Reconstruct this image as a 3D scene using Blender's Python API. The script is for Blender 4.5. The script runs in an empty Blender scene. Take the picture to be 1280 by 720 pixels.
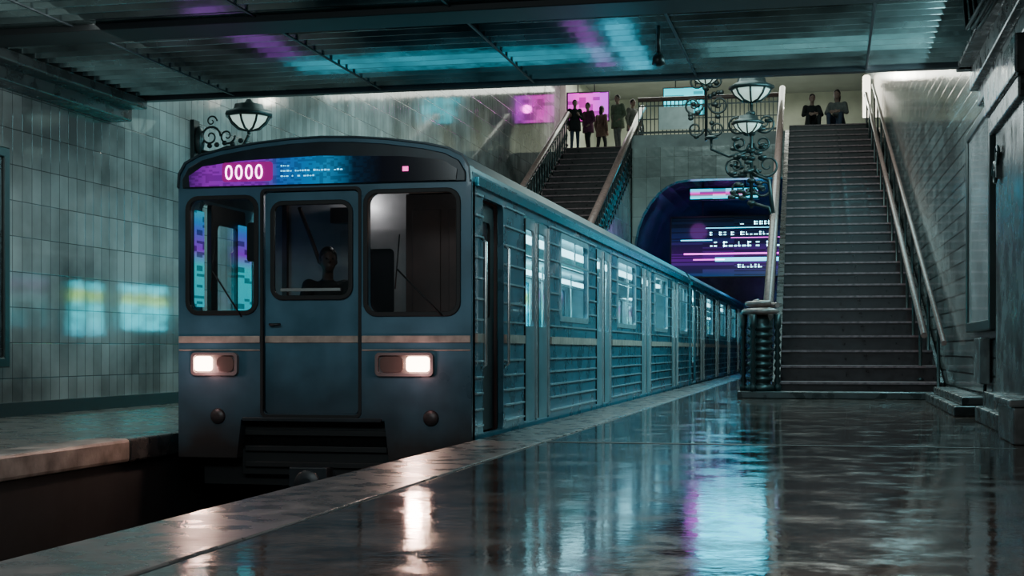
import bpy, bmesh, math, random
from mathutils import Vector, Matrix
random.seed(7)
D=bpy.data; C=bpy.context
COL=C.scene.collection
WL={}   # world origin of each object
# ------------------------------------------------------------------ materials
def mat(name,col,rough=.5,metal=0,var=.15,scale=4,bump=0,bscale=30,emit=None,es=0,coat=0,rvar=0,detail=4,lowdark=None):
    m=D.materials.new(name); m.use_nodes=True; nt=m.node_tree; N=nt.nodes; L=nt.links
    b=N['Principled BSDF']
    tc=N.new('ShaderNodeTexCoord')
    no=N.new('ShaderNodeTexNoise'); no.inputs['Scale'].default_value=scale; no.inputs['Detail'].default_value=detail
    L.new(tc.outputs['Object'],no.inputs['Vector'])
    r=N.new('ShaderNodeValToRGB')
    r.color_ramp.elements[0].position=.3; r.color_ramp.elements[1].position=.7
    r.color_ramp.elements[0].color=[max(0,c*(1-var)) for c in col]+[1]
    r.color_ramp.elements[1].color=[min(1,c*(1+var)) for c in col]+[1]
    L.new(no.outputs['Fac'],r.inputs['Fac']); last=r.outputs['Color']
    if lowdark:   # darker towards the bottom of the body, broken up by noise
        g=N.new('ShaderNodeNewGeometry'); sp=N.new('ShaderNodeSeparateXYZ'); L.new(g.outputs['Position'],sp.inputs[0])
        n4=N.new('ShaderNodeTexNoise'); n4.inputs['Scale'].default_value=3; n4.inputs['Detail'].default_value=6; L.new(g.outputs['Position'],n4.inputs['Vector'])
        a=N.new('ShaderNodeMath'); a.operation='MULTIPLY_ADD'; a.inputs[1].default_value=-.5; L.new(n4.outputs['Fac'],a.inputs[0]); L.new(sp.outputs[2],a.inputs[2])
        mr=N.new('ShaderNodeMapRange'); mr.inputs['From Min'].default_value=lowdark[0]; mr.inputs['From Max'].default_value=lowdark[1]; L.new(a.outputs[0],mr.inputs['Value'])
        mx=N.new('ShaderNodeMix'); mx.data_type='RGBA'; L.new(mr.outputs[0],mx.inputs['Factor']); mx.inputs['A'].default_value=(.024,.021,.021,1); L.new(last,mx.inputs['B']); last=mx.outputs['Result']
    L.new(last,b.inputs['Base Color'])
    b.inputs['Roughness'].default_value=rough; b.inputs['Metallic'].default_value=metal
    b.inputs['Coat Weight'].default_value=coat
    if rvar:
        mr=N.new('ShaderNodeMapRange'); mr.inputs['From Min'].default_value=.3; mr.inputs['From Max'].default_value=.7
        mr.inputs['To Min'].default_value=max(0.02,rough-rvar); mr.inputs['To Max'].default_value=rough+rvar
        L.new(no.outputs['Fac'],mr.inputs['Value']); L.new(mr.outputs['Result'],b.inputs['Roughness'])
    if bump:
        n2=N.new('ShaderNodeTexNoise'); n2.inputs['Scale'].default_value=bscale; L.new(tc.outputs['Object'],n2.inputs['Vector'])
        bp=N.new('ShaderNodeBump'); bp.inputs['Strength'].default_value=bump; bp.inputs['Distance'].default_value=.02
        L.new(n2.outputs['Fac'],bp.inputs['Height']); L.new(bp.outputs['Normal'],b.inputs['Normal'])
    if emit:
        b.inputs['Emission Color'].default_value=list(emit)+[1]; b.inputs['Emission Strength'].default_value=es
    return m
def tile(name,col,mort,axes,w,h,rough=.16,off=0,tilt=.35,var=.25,stain=.4,nscale=3.3,wave=1.0,slope=.10,ms=.006):
    m=D.materials.new(name); m.use_nodes=True; nt=m.node_tree; N=nt.nodes; L=nt.links
    b=N['Principled BSDF']
    g=N.new('ShaderNodeNewGeometry'); sp=N.new('ShaderNodeSeparateXYZ'); L.new(g.outputs['Position'],sp.inputs[0])
    cb=N.new('ShaderNodeCombineXYZ'); L.new(sp.outputs[axes[0]],cb.inputs[0]); L.new(sp.outputs[axes[1]],cb.inputs[1])
    br=N.new('ShaderNodeTexBrick'); br.offset=off; br.inputs['Scale'].default_value=1
    br.inputs['Brick Width'].default_value=w; br.inputs['Row Height'].default_value=h; br.inputs['Mortar Size'].default_value=ms
    br.inputs['Mortar Smooth'].default_value=.2
    br.inputs['Color1'].default_value=[c*(1-var) for c in col]+[1]; br.inputs['Color2'].default_value=[min(1,c*(1+var)) for c in col]+[1]
    br.inputs['Mortar'].default_value=list(mort)+[1]
    L.new(cb.outputs[0],br.inputs['Vector'])
    no=N.new('ShaderNodeTexNoise'); no.inputs['Scale'].default_value=.7; no.inputs['Detail'].default_value=6; L.new(cb.outputs[0],no.inputs['Vector'])
    mr=N.new('ShaderNodeMapRange'); mr.inputs['From Min'].default_value=.35; mr.inputs['From Max'].default_value=.65; mr.inputs['To Min'].default_value=1-stain; mr.inputs['To Max'].default_value=1.05
    L.new(no.outputs['Fac'],mr.inputs['Value'])
    mx=N.new('ShaderNodeMix'); mx.data_type='RGBA'; mx.blend_type='MULTIPLY'; mx.inputs['Factor'].default_value=1
    L.new(br.outputs['Color'],mx.inputs['A']); L.new(mr.outputs['Result'],mx.inputs['B']); L.new(mx.outputs['Result'],b.inputs['Base Color'])
    b.inputs['Roughness'].default_value=rough
    n3=N.new('ShaderNodeTexNoise'); n3.inputs['Scale'].default_value=nscale; n3.inputs['Detail'].default_value=2; L.new(cb.outputs[0],n3.inputs['Vector'])
    wv=N.new('ShaderNodeMath'); wv.operation='MULTIPLY'; wv.inputs[1].default_value=wave; L.new(n3.outputs['Fac'],wv.inputs[0])
    vm=N.new('ShaderNodeVectorMath'); vm.operation='DIVIDE'; vm.inputs[1].default_value=(w,h,1); L.new(cb.outputs[0],vm.inputs[0])
    fl=N.new('ShaderNodeVectorMath'); fl.operation='FLOOR'; L.new(vm.outputs[0],fl.inputs[0])
    wn=N.new('ShaderNodeTexWhiteNoise'); L.new(fl.outputs[0],wn.inputs['Vector'])
    fr=N.new('ShaderNodeVectorMath'); fr.operation='FRACTION'; L.new(vm.outputs[0],fr.inputs[0])
    sb=N.new('ShaderNodeVectorMath'); sb.operation='SUBTRACT'; sb.inputs[1].default_value=(.5,.5,.5); L.new(wn.outputs['Color'],sb.inputs[0])
    dt=N.new('ShaderNodeVectorMath'); dt.operation='DOT_PRODUCT'; L.new(sb.outputs[0],dt.inputs[0]); L.new(fr.outputs[0],dt.inputs[1])
    a0=N.new('ShaderNodeMath'); a0.operation='MULTIPLY_ADD'; a0.inputs[1].default_value=slope; L.new(dt.outputs['Value'],a0.inputs[0]); L.new(wv.outputs[0],a0.inputs[2])
    ad=N.new('ShaderNodeMath'); ad.operation='MULTIPLY_ADD'; ad.inputs[1].default_value=-.2; L.new(br.outputs['Fac'],ad.inputs[0]); L.new(a0.outputs[0],ad.inputs[2])
    bp=N.new('ShaderNodeBump'); bp.inputs['Strength'].default_value=tilt; bp.inputs['Distance'].default_value=.05
    L.new(ad.outputs[0],bp.inputs['Height']); L.new(bp.outputs['Normal'],b.inputs['Normal'])
    return m
def glassmat(name,tint=(.8,.95,1),refl=(1,1,1),base=.04,edge=.5,power=4):
    """thin pane: see-through head on, mirror-like at a glancing angle on both faces"""
    m=D.materials.new(name); m.use_nodes=True; nt=m.node_tree; N=nt.nodes; L=nt.links
    N.remove(N['Principled BSDF']); out=N['Material Output']
    t=N.new('ShaderNodeBsdfTransparent'); t.inputs[0].default_value=list(tint)+[1]
    g=N.new('ShaderNodeBsdfGlossy'); g.inputs['Roughness'].default_value=.06; g.inputs[0].default_value=list(refl)+[1]
    no=N.new('ShaderNodeTexNoise'); no.inputs['Scale'].default_value=3; bp=N.new('ShaderNodeBump'); bp.inputs['Strength'].default_value=.06
    tc=N.new('ShaderNodeTexCoord'); L.new(tc.outputs['Object'],no.inputs['Vector']); L.new(no.outputs['Fac'],bp.inputs['Height']); L.new(bp.outputs[0],g.inputs['Normal'])
    f=N.new('ShaderNodeLayerWeight'); f.inputs[0].default_value=.5
    p=N.new('ShaderNodeMath'); p.operation='POWER'; p.inputs[1].default_value=power; L.new(f.outputs['Facing'],p.inputs[0])
    a=N.new('ShaderNodeMath'); a.operation='MULTIPLY_ADD'; a.use_clamp=True; a.inputs[1].default_value=edge; a.inputs[2].default_value=base; L.new(p.outputs[0],a.inputs[0])
    mx=N.new('ShaderNodeMixShader'); L.new(a.outputs[0],mx.inputs[0]); L.new(t.outputs[0],mx.inputs[1]); L.new(g.outputs[0],mx.inputs[2]); L.new(mx.outputs[0],out.inputs[0])
    return m
def screenmat(name,stops,axis=0,span=(0,1),strength=4,rows=26,dens=.5,base=.25,cols=18):
    """glowing screen or pane: colour ramp along one world axis, broken into little blocks of light"""
    m=D.materials.new(name); m.use_nodes=True; nt=m.node_tree; N=nt.nodes; L=nt.links
    b=N['Principled BSDF']; b.inputs['Base Color'].default_value=(.01,.01,.015,1); b.inputs['Roughness'].default_value=.15
    g=N.new('ShaderNodeNewGeometry'); sp=N.new('ShaderNodeSeparateXYZ'); L.new(g.outputs['Position'],sp.inputs[0])
    mr=N.new('ShaderNodeMapRange'); mr.inputs['From Min'].default_value=span[0]; mr.inputs['From Max'].default_value=span[1]; L.new(sp.outputs[axis],mr.inputs['Value'])
    r=N.new('ShaderNodeValToRGB'); el=r.color_ramp.elements
    while len(el)<len(stops): el.new(.5)
    for e,(p,c) in zip(el,stops): e.position=p; e.color=list(c)+[1]
    L.new(mr.outputs[0],r.inputs[0])
    vm=N.new('ShaderNodeVectorMath'); vm.operation='MULTIPLY'; vm.inputs[1].default_value=(cols,cols,rows); L.new(g.outputs['Position'],vm.inputs[0])
    fl=N.new('ShaderNodeVectorMath'); fl.operation='FLOOR'; L.new(vm.outputs[0],fl.inputs[0])
    wn=N.new('ShaderNodeTexWhiteNoise'); L.new(fl.outputs[0],wn.inputs['Vector'])
    gt=N.new('ShaderNodeMath'); gt.operation='LESS_THAN'; gt.inputs[1].default_value=dens; L.new(wn.outputs['Value'],gt.inputs[0])
    ma=N.new('ShaderNodeMath'); ma.operation='MULTIPLY_ADD'; ma.inputs[1].default_value=1-base; ma.inputs[2].default_value=base; L.new(gt.outputs[0],ma.inputs[0])
    m2=N.new('ShaderNodeMath'); m2.operation='MULTIPLY'; m2.inputs[1].default_value=strength; L.new(ma.outputs[0],m2.inputs[0])
    L.new(r.outputs[0],b.inputs['Emission Color']); L.new(m2.outputs[0],b.inputs['Emission Strength'])
    return m

M_bodyT=mat('train_blue_paint',(.06,.165,.235),.36,.05,.3,2,coat=.25,rvar=.1,lowdark=(-.35,.6))
M_body2=mat('train_side_paint',(.075,.21,.285),.3,.2,.25,3,coat=.4,rvar=.1)
M_dark=mat('dark_paint',(.02,.025,.03),.4,.1,.3)
M_black=mat('black_rubber',(.007,.008,.009),.55)
M_rib=mat('rib_metal',(.5,.70,.76),.28,.6)
M_strip=mat('pale_stripe_paint',(.44,.36,.31),.4,0,.3,9)
M_roof=mat('roof_paint',(.04,.07,.085),.35,.2,.3)
M_brow=mat('brow_paint',(.018,.03,.04),.3,.1,.3)
M_glass=glassmat('window_glass',(.95,.98,1),base=.05,edge=.45)
M_glassf=glassmat('cab_glass',(.88,.9,.9),base=.05,edge=.5)
M_int=mat('interior_panel',(.45,.62,.66),.5)
M_seat=mat('seat_vinyl',(.12,.05,.06),.5)
M_head=mat('headlight_lens',(1,.9,.8),.3,emit=(1,.62,.45),es=20)
M_lens=mat('unlit_lens',(.16,.12,.11),.15,.3)
M_chrome=mat('brushed_metal',(.75,.80,.80),.25,.8)
M_cablit=mat('cab_partition',(.38,.36,.36),.5,0,.4,1.5)
M_cabdk=mat('cab_panel',(.12,.07,.065),.5,0,.4,2)
M_strlight=mat('saloon_lamp',(1,1,1),.4,emit=(.4,.9,1),es=7)
M_iron=mat('wrought_iron',(.03,.04,.04),.35,.5)
M_wood=mat('varnished_wood_rail',(.22,.13,.115),.3,0,.3,12,coat=.4)
M_lamp=mat('lamp_glass',(.4,.5,.46),.3,emit=(.7,1,.88),es=.7)
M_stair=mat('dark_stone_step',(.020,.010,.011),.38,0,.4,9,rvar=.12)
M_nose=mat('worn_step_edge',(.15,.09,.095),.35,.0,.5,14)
M_conc=mat('painted_concrete',(.25,.28,.27),.45,0,.3,1.6,bump=.2,bscale=9)
M_stone=mat('dark_stone_trim',(.035,.037,.037),.3,0,.5,5,rvar=.15)
M_ped=mat('plinth_stone',(.13,.14,.14),.25,0,.5,3,rvar=.1)
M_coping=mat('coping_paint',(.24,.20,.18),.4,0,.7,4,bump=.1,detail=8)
M_edge=mat('platform_edge_stone',(.10,.085,.08),.3,0,.45,5,bump=.12,bscale=14,rvar=.12,detail=8)
M_floorL=mat('platform_top_stone',(.10,.09,.08),.3,0,.3,3,rvar=.1)
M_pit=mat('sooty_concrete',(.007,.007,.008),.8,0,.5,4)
M_rail=mat('rail_steel',(.04,.036,.036),.4,.9)
M_plaster=mat('cream_plaster',(.50,.52,.42),.5,0,.2,1)
M_ceilp=mat('hall_plaster',(.35,.36,.33),.6,0,.1,1)
M_metalc=mat('ribbed_metal_ceiling',(.36,.46,.46),.22,.88,.5,1.2,bump=.3,bscale=5,rvar=.1)
M_poster=mat('poster_paper',(.36,.39,.40),.15,0,.35,2.2,coat=.5)
M_tileL=tile('wall_tile_left',(.32,.325,.315),(.08,.085,.085),(1,2),.21,.42,rough=.07,tilt=.12,var=.2,nscale=1.6,wave=.35,slope=.085,stain=.65)
M_tileR=tile('wall_tile_right',(.17,.185,.185),(.012,.013,.013),(1,2),.55,.22,rough=.12,off=.5,tilt=.16,slope=.18,var=.35,wave=.7,ms=.014,nscale=1.5)
M_tileP=tile('portal_tile',(.32,.36,.34),(.10,.11,.10),(0,2),.42,.6,rough=.2,tilt=.2)
M_tileS=tile('stairside_tile',(.30,.33,.31),(.1,.1,.1),(1,2),.42,.5,rough=.2,tilt=.25)
def floormat():
    m=D.materials.new('wet_granite_floor'); m.use_nodes=True; nt=m.node_tree; N=nt.nodes; L=nt.links; b=N['Principled BSDF']
    g=N.new('ShaderNodeNewGeometry')
    n1=N.new('ShaderNodeTexNoise'); n1.inputs['Scale'].default_value=1.6; n1.inputs['Detail'].default_value=12; n1.inputs['Roughness'].default_value=.8
    L.new(g.outputs['Position'],n1.inputs['Vector'])
    r=N.new('ShaderNodeValToRGB'); r.color_ramp.elements[0].position=.40; r.color_ramp.elements[0].color=(.014,.011,.010,1); r.color_ramp.elements[1].position=.62; r.color_ramp.elements[1].color=(.105,.074,.062,1)
    L.new(n1.outputs[0],r.inputs[0]); L.new(r.outputs[0],b.inputs['Base Color'])
    n2=N.new('ShaderNodeTexNoise'); n2.inputs['Scale'].default_value=2.4; n2.inputs['Detail'].default_value=12; n2.inputs['Roughness'].default_value=.75
    L.new(g.outputs['Position'],n2.inputs['Vector'])
    mr=N.new('ShaderNodeMapRange'); mr.inputs['From Min'].default_value=.44; mr.inputs['From Max'].default_value=.66; mr.inputs['To Min'].default_value=.045; mr.inputs['To Max'].default_value=.22
    L.new(n2.outputs[0],mr.inputs[0]); L.new(mr.outputs[0],b.inputs['Roughness'])
    n3=N.new('ShaderNodeTexNoise'); n3.inputs['Scale'].default_value=13; n3.inputs['Detail'].default_value=5; L.new(g.outputs['Position'],n3.inputs['Vector'])
    bp=N.new('ShaderNodeBump'); bp.inputs['Strength'].default_value=.24; bp.inputs['Distance'].default_value=.004
    L.new(n3.outputs[0],bp.inputs['Height']); L.new(bp.outputs[0],b.inputs['Normal'])
    b.inputs['Specular IOR Level'].default_value=.65
    return m
M_floor=floormat()
# ------------------------------------------------------------------ geometry builder
def rr(x0,x1,z0,z1,r,n=5):
    pts=[]
    for cx,cz,a0 in ((x1-r,z1-r,0),(x0+r,z1-r,90),(x0+r,z0+r,180),(x1-r,z0+r,270)):
        for i in range(n+1):
            a=math.radians(a0+90*i/n); pts.append((cx+r*math.cos(a),cz+r*math.sin(a)))
    return pts
class G:
    def __init__(s): s.bm=bmesh.new()
    def box(s,x0,x1,y0,y1,z0,z1,m=0):
        v=[s.bm.verts.new(p) for p in ((x0,y0,z0),(x1,y0,z0),(x1,y1,z0),(x0,y1,z0),(x0,y0,z1),(x1,y0,z1),(x1,y1,z1),(x0,y1,z1))]
        for f in ((0,3,2,1),(4,5,6,7),(0,1,5,4),(1,2,6,5),(2,3,7,6),(3,0,4,7)):
            F=s.bm.faces.new([v[i] for i in f]); F.material_index=m
        return s
    def tube(s,pts,r,n=8,m=0,closed=False):
        pts=[Vector(p) for p in pts]; k=len(pts); rings=[]
        rs=r if isinstance(r,(list,tuple)) else [r]*k
        up=None
        for i,p in enumerate(pts):
            a=pts[i-1] if i>0 else (pts[-1] if closed else p); b=pts[i+1] if i<k-1 else (pts[0] if closed else p)
            t=(b-a).normalized()
            if up is None:
                up=Vector((0,0,1)) if abs(t.z)<.9 else Vector((1,0,0))
            u=up-t*up.dot(t)
            if u.length<1e-4: u=t.orthogonal()
            u.normalize(); up=u; w=t.cross(u)
            rings.append([s.bm.verts.new(p+(u*math.cos(2*math.pi*j/n)+w*math.sin(2*math.pi*j/n))*rs[i]) for j in range(n)])
        for i in range(k if closed else k-1):
            A=rings[i];B=rings[(i+1)%k]
            for j in range(n):
                F=s.bm.faces.new((A[j],A[(j+1)%n],B[(j+1)%n],B[j])); F.material_index=m; F.smooth=True
        if not closed:
            for R in (rings[0],rings[-1]):
                F=s.bm.faces.new(R); F.material_index=m
        return s
    def lathe(s,c,prof,n=20,m=0,axis='z'):
        rings=[]
        for r,z in prof:
            ring=[]
            for j in range(n):
                a=2*math.pi*j/n; q=(r*math.cos(a),r*math.sin(a),z)
                if axis=='y': q=(q[0],q[2],q[1])
                if axis=='x': q=(q[2],q[0],q[1])
                ring.append(s.bm.verts.new((c[0]+q[0],c[1]+q[1],c[2]+q[2])))
            rings.append(ring)
        for i in range(len(rings)-1):
            for j in range(n):
                F=s.bm.faces.new((rings[i][j],rings[i][(j+1)%n],rings[i+1][(j+1)%n],rings[i+1][j])); F.material_index=m; F.smooth=True
        for R in (rings[0],rings[-1]):
            F=s.bm.faces.new(R); F.material_index=m
        return s
    def sph(s,c,r,m=0,n=14):
        if not isinstance(r,(tuple,list)): r=(r,r,r)
        res=bmesh.ops.create_uvsphere(s.bm,u_segments=n,v_segments=max(6,n//2+2),radius=1)
        for v in res['verts']:
            v.co=Vector((c[0]+v.co.x*r[0],c[1]+v.co.y*r[1],c[2]+v.co.z*r[2]))
            for f in v.link_faces: f.material_index=m; f.smooth=True
        return s
    def ext(s,poly,axis,a,b,m=0):
        def P(p,t): return {'y':(p[0],t,p[1]),'x':(t,p[0],p[1]),'z':(p[0],p[1],t)}[axis]
        A=[s.bm.verts.new(P(p,a)) for p in poly]; B=[s.bm.verts.new(P(p,b)) for p in poly]
        k=len(poly)
        for i in range(k):
            F=s.bm.faces.new((A[i],A[(i+1)%k],B[(i+1)%k],B[i])); F.material_index=m
        for R in (A,B):
            F=s.bm.faces.new(R); F.material_index=m
        return s
    def plate(s,outer,holes,axis,c0,c1,m=0):
        cu=D.curves.new('t','CURVE'); cu.dimensions='2D'; cu.fill_mode='BOTH'; cu.extrude=abs(c1-c0)/2
        for poly in [outer]+list(holes):
            sp=cu.splines.new('POLY'); sp.points.add(len(poly)-1)
            for i,p in enumerate(poly): sp.points[i].co=(p[0],p[1],0,1)
            sp.use_cyclic_u=True
        ob=D.objects.new('t',cu); COL.objects.link(ob)
        C.view_layer.update(); dg=C.evaluated_depsgraph_get()
        me=D.meshes.new_from_object(ob.evaluated_get(dg))
        mid=(c0+c1)/2
        for v in me.vertices:
            a,b,c=v.co
            v.co={'y':(a,mid+c,b),'x':(mid+c,a,b),'z':(a,b,mid+c)}[axis]
        for p in me.polygons: p.material_index=m; p.use_smooth=False
        s.bm.from_mesh(me); D.meshes.remove(me); D.objects.remove(ob); D.curves.remove(cu)
        return s
def mk(name,g,mats,parent=None,bevel=0,label=None,cat=None,kind=None,group=None,smooth=False,origin=None):
    bm=g.bm
    bmesh.ops.remove_doubles(bm,verts=bm.verts,dist=1e-5)
    bmesh.ops.recalc_face_normals(bm,faces=bm.faces)
    me=D.meshes.new(name); 
    cs=[v.co for v in bm.verts]
    mn=[min(c[i] for c in cs) for i in range(3)]; mx=[max(c[i] for c in cs) for i in range(3)]
    o=Vector(origin) if origin else Vector(((mn[0]+mx[0])/2,(mn[1]+mx[1])/2,mn[2]))
    for v in bm.verts: v.co-=o
    bm.to_mesh(me); bm.free()
    for m in (mats if isinstance(mats,(list,tuple)) else [mats]): me.materials.append(m)
    ob=D.objects.new(name,me); COL.objects.link(ob)
    WL[ob.name]=o
    if parent is not None:
        ob.parent=parent; ob.location=o-WL[parent.name]
    else: ob.location=o
    if bevel:
        b=ob.modifiers.new('b','BEVEL'); b.width=bevel; b.segments=2; b.limit_method='ANGLE'; b.angle_limit=.7
    if label: ob['label']=label
    if cat: ob['category']=cat
    if kind: ob['kind']=kind
    if group: ob['group']=group
    return ob
def empty(name,loc,label,cat,group=None,parent=None):
    e=D.objects.new(name,None); e.empty_display_size=.2; COL.objects.link(e)
    WL[e.name]=Vector(loc); e.location=Vector(loc)-(WL[parent.name] if parent else Vector((0,0,0)))
    if parent: e.parent=parent
    if label: e['label']=label
    if cat: e['category']=cat
    if group: e['group']=group
    return e
def dup(ob,delta,parent=None):
    n=ob.copy(); COL.objects.link(n)
    n.parent=parent
    if parent is None or delta is not None: n.location=ob.location+Vector(delta or (0,0,0))
    if delta is None: n.location=ob.location
    WL[n.name]=WL[ob.name]+Vector(delta or (0,0,0))
    for c in list(ob.children):
        dup(c,None,n)
    return n
S=lambda name,g,m,**k: mk(name,g,m,kind='structure',**k)

# ================================================================== SETTING
HC=10.9; ZC=4.08
S('floor',G().box(-2.27,3.2,-3,43.2,-1.1,0),M_floor)
S('trim_1',G().box(-2.9,-2.3,-3,60,-.16,.004),M_edge,bevel=.008)
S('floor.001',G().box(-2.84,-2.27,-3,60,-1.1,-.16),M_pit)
S('trim_2',G().box(-2.3,-2.27,-3,43.2,-.16,-.004),M_black)
S('trim_3',G().box(-2.27,-.62,11.48,11.56,0,.003).box(-.62,1.4,11.50,11.54,0,.003),M_black)
S('floor.002',G().box(-9.4,-5.9,-3,46.2,-1.1,-.02),[M_floorL])
S('trim_16',G().box(-5.9,-5.895,-3,43.2,-1.1,-.2),M_pit)
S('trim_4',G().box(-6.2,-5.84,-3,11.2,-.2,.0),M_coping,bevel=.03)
S('trim_5',G().box(-6.2,-5.84,11.2,43.2,-.2,.0),M_stone,bevel=.02)  # dark stretch: shading beside the train put into the coping colour
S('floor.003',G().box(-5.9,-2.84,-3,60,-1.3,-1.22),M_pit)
S('wall_left',G().box(-9.7,-9.4,-3,50,-1.1,HC),M_tileL)
S('baseboard_left',G().box(-9.4,-9.28,-3,43,-.02,.14),M_black)
S('wall_right',G().ext([(2.28,-3),(2.6,-3),(1.65,50),(1.20,50)],'z',-.02,HC),M_tileR)
g=G(); poly=[]
y=-3
while y<17.35:
    poly+= [(y,ZC+.05),(y+.10,ZC+.045),(y+.15,ZC),(y+.22,ZC+.01)]; y+=.27
poly=[p for p in poly if p[0]<17.38]
poly+=[(17.4,ZC),(17.4,4.6),(-3,4.6)]
g.ext(poly,'x',-9.4,2.5)
S('ceiling',g,M_metalc)
S('trim_6',G().box(-9.4,2.4,13.3,13.85,ZC-.06,ZC+.01),M_black,bevel=.01)
S('trim_7',G().box(-9.4,2.2,17.36,17.5,ZC-.03,4.6),M_dark,bevel=.01)
for i,x in enumerate((-7.6,-5.6,-3.6,-1.6,.4)):
    S('trim_%d'%(8+i),G().box(x,x+.025,-3,17.36,ZC-.015,ZC),M_dark)
S('trim_13',G().box(-9.4,-9.1,-3,17.5,ZC-.28,ZC).box(-9.4,-8.85,-3,17.45,ZC-.13,ZC),M_stone,bevel=.02)
S('trim_14',G().box(1.6,1.9,5,17.6,3.8,ZC-.03).box(1.45,1.9,5,17.7,ZC-.03,ZC+.1).box(1.68,1.9,5,17.5,3.6,3.8),M_stone,bevel=.02)
S('ceiling.001',G().box(-9.7,2.6,17.5,60,HC,HC+.3),M_ceilp)
S('floor.004',G().box(-5.92,1.6,43.25,58,6.9,7.28),M_conc)
S('floor.005',G().box(-9.4,-5.92,46.2,58,6.9,7.28),M_conc)
S('wall_back',G().box(-9.7,1.7,57.5,57.8,7.28,HC),M_plaster)
S('wall_leftback',G().box(-9.4,-9.2,50,57.5,7.28,HC),M_plaster)
def mouth(o=0):
    pts=[(-5.85-o*.1,-1.2)]
    for k in range(9):
        a=math.radians(180-90*k/8); pts.append((-4.2+(1.65+o*.1)*math.cos(a),3.6+(2.3+o)*math.sin(a)))
    pts+=[(-1.15+o*.8,5.9+o),(-1.15+o*.8,-1.2)]
    return pts
S('wall_portal',G().plate([(-5.9,-1.3),(1.5,-1.3),(1.5,6.9),(-5.9,6.9)],[mouth()],'y',43.25,43.7),M_tileP)
M_tun=mat('tunnel_lining',(.05,.06,.10),.2,0,.6,1.2,bump=.6,bscale=3)
S('wall_tunnel',G().ext(mouth(.4)+mouth(.1)[::-1],'y',43.7,66).box(-5.88,-.6,65.7,66,-1.3,6.3),M_tun)

# ---------------------------------------------------------------- track
for x in (-5.09,-3.57):
    g=G().ext([(x-.07,-1.215),(x+.07,-1.215),(x+.07,-1.2),(x+.012,-1.18),(x+.012,-1.13),(x+.035,-1.12),(x+.035,-1.09),(x-.035,-1.09),(x-.035,-1.12),(x-.012,-1.13),(x-.012,-1.18),(x-.07,-1.2)],'y',-3,60)
    mk('rail',g,M_rail,label='worn steel running rail beneath the metro train',cat='rail',group='track rails')
s0=mk('sleeper',G().box(-5.6,-3.06,1.0,1.25,-1.24,-1.216),M_pit,label='dark concrete sleeper under the track rails',cat='sleeper',group='track sleepers')
for i in range(1,22): dup(s0,(0,.55*i,0))

# ================================================================== TRAIN
XC=-4.33; XL,XR=-5.68,-2.98
Y0=11.8; LEN=19.0
car=empty('metro_car',(XC,Y0+LEN/2,-1.09),'blue metro car with lit headlights and magenta route display','train car',group='coupled metro cars')
DOORS=[2.1,6.55,11.05,15.5]; DW=1.3
WINS=[(4.05,5.9),(8.5,10.4),(12.95,14.85),(17.2,18.6)]
def ropoly(xc,dz=0):
    pr=[(-1.35,2.2),(-1.34,2.32),(-1.28,2.42),(-1.15,2.485),(-.95,2.53),(-.6,2.58),(-.3,2.605),(0,2.615)]
    return [(xc+x,z+dz) for x,z in pr]+[(xc-x,z+dz) for x,z in pr[-2::-1]]
def openings():
    holes=[rr(Y0+.38,Y0+1.18,.02,2.1,.06)]
    for d in DOORS: holes.append(rr(Y0+d,Y0+d+DW,.03,2.1,.05))
    for a,b in WINS: holes.append(rr(Y0+a,Y0+b,1.12,2.04,.08))
    return holes
def side(x0,x1,out):
    g=G()
    g.plate([(Y0+.02,-.12),(Y0+LEN,-.12),(Y0+LEN,2.28),(Y0+.02,2.28)],openings(),'x',x0,x1,0)
    op=[(.38,1.18)]+[(d,d+DW) for d in DOORS]
    def segs(o):
        o=sorted(o); r=[]; p=.06
        for a,b in o:
            if a-p>.12: r.append((p+.04,a-.04))
            p=b
        if LEN-p>.1: r.append((p+.04,LEN-.05))
        return r
    xs=sorted((x0 if out<0 else x1, (x0 if out<0 else x1)+out*.02))
    for z in (.1,.24,.38,.52,.66):
        for a,b in segs(op): g.box(xs[0],xs[1],Y0+a,Y0+b,z-.008,z+.008,1)
    for z in (1.02,1.2,1.38,1.56,1.74,1.92,2.1):
        o=op+([(a-.05,b+.05) for a,b in WINS] if 1.08<z<2.08 else [])
        for a,b in segs(o): g.box(xs[0],xs[1],Y0+a,Y0+b,z-.008,z+.008,1)
    for a,b in segs(op): g.box(xs[0],xs[1]+(.004 if out>0 else 0),Y0+a,Y0+b,.82,.90,2)
    return g
mk('side_wall',side(XR-.05,XR,1),[M_body2,M_rib,M_strip],car)
mk('side_wall',side(XL,XL+.05,-1),[M_body2,M_rib,M_strip],car)
il=G().plate([(Y0+1.7,0),(Y0+LEN-.1,0),(Y0+LEN-.1,2.2),(Y0+1.7,2.2)],openings()[1:],'x',XL+.065,XL+.085)
mk('interior_panel',il,M_int,car)
M_gut=mat('glossy_gutter',(.03,.34,.45),.15,.4)  # cyan reflection along the gutter put into its base colour
mk('roof_gutter',G().box(XR-.02,XR+.035,Y0+.1,Y0+LEN,2.17,2.245),M_gut,car)
mk('roof_gutter',G().box(XL-.035,XL+.02,Y0+.1,Y0+LEN,2.17,2.235),M_gut,car)
top=ropoly(XC); inn=[(XC+(x-XC)*.95,z-.07) for x,z in top]
mk('roof',G().ext(top+inn[::-1],'y',Y0+.08,Y0+LEN),M_roof,car)
mk('interior_ceiling',G().box(XL+.1,XR-.1,Y0+1.7,Y0+LEN-.1,2.24,2.28),M_int,car)
mk('interior_floor',G().box(XL+.06,XR-.06,Y0+.1,Y0+LEN,-.12,.0),M_stone,car)
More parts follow.
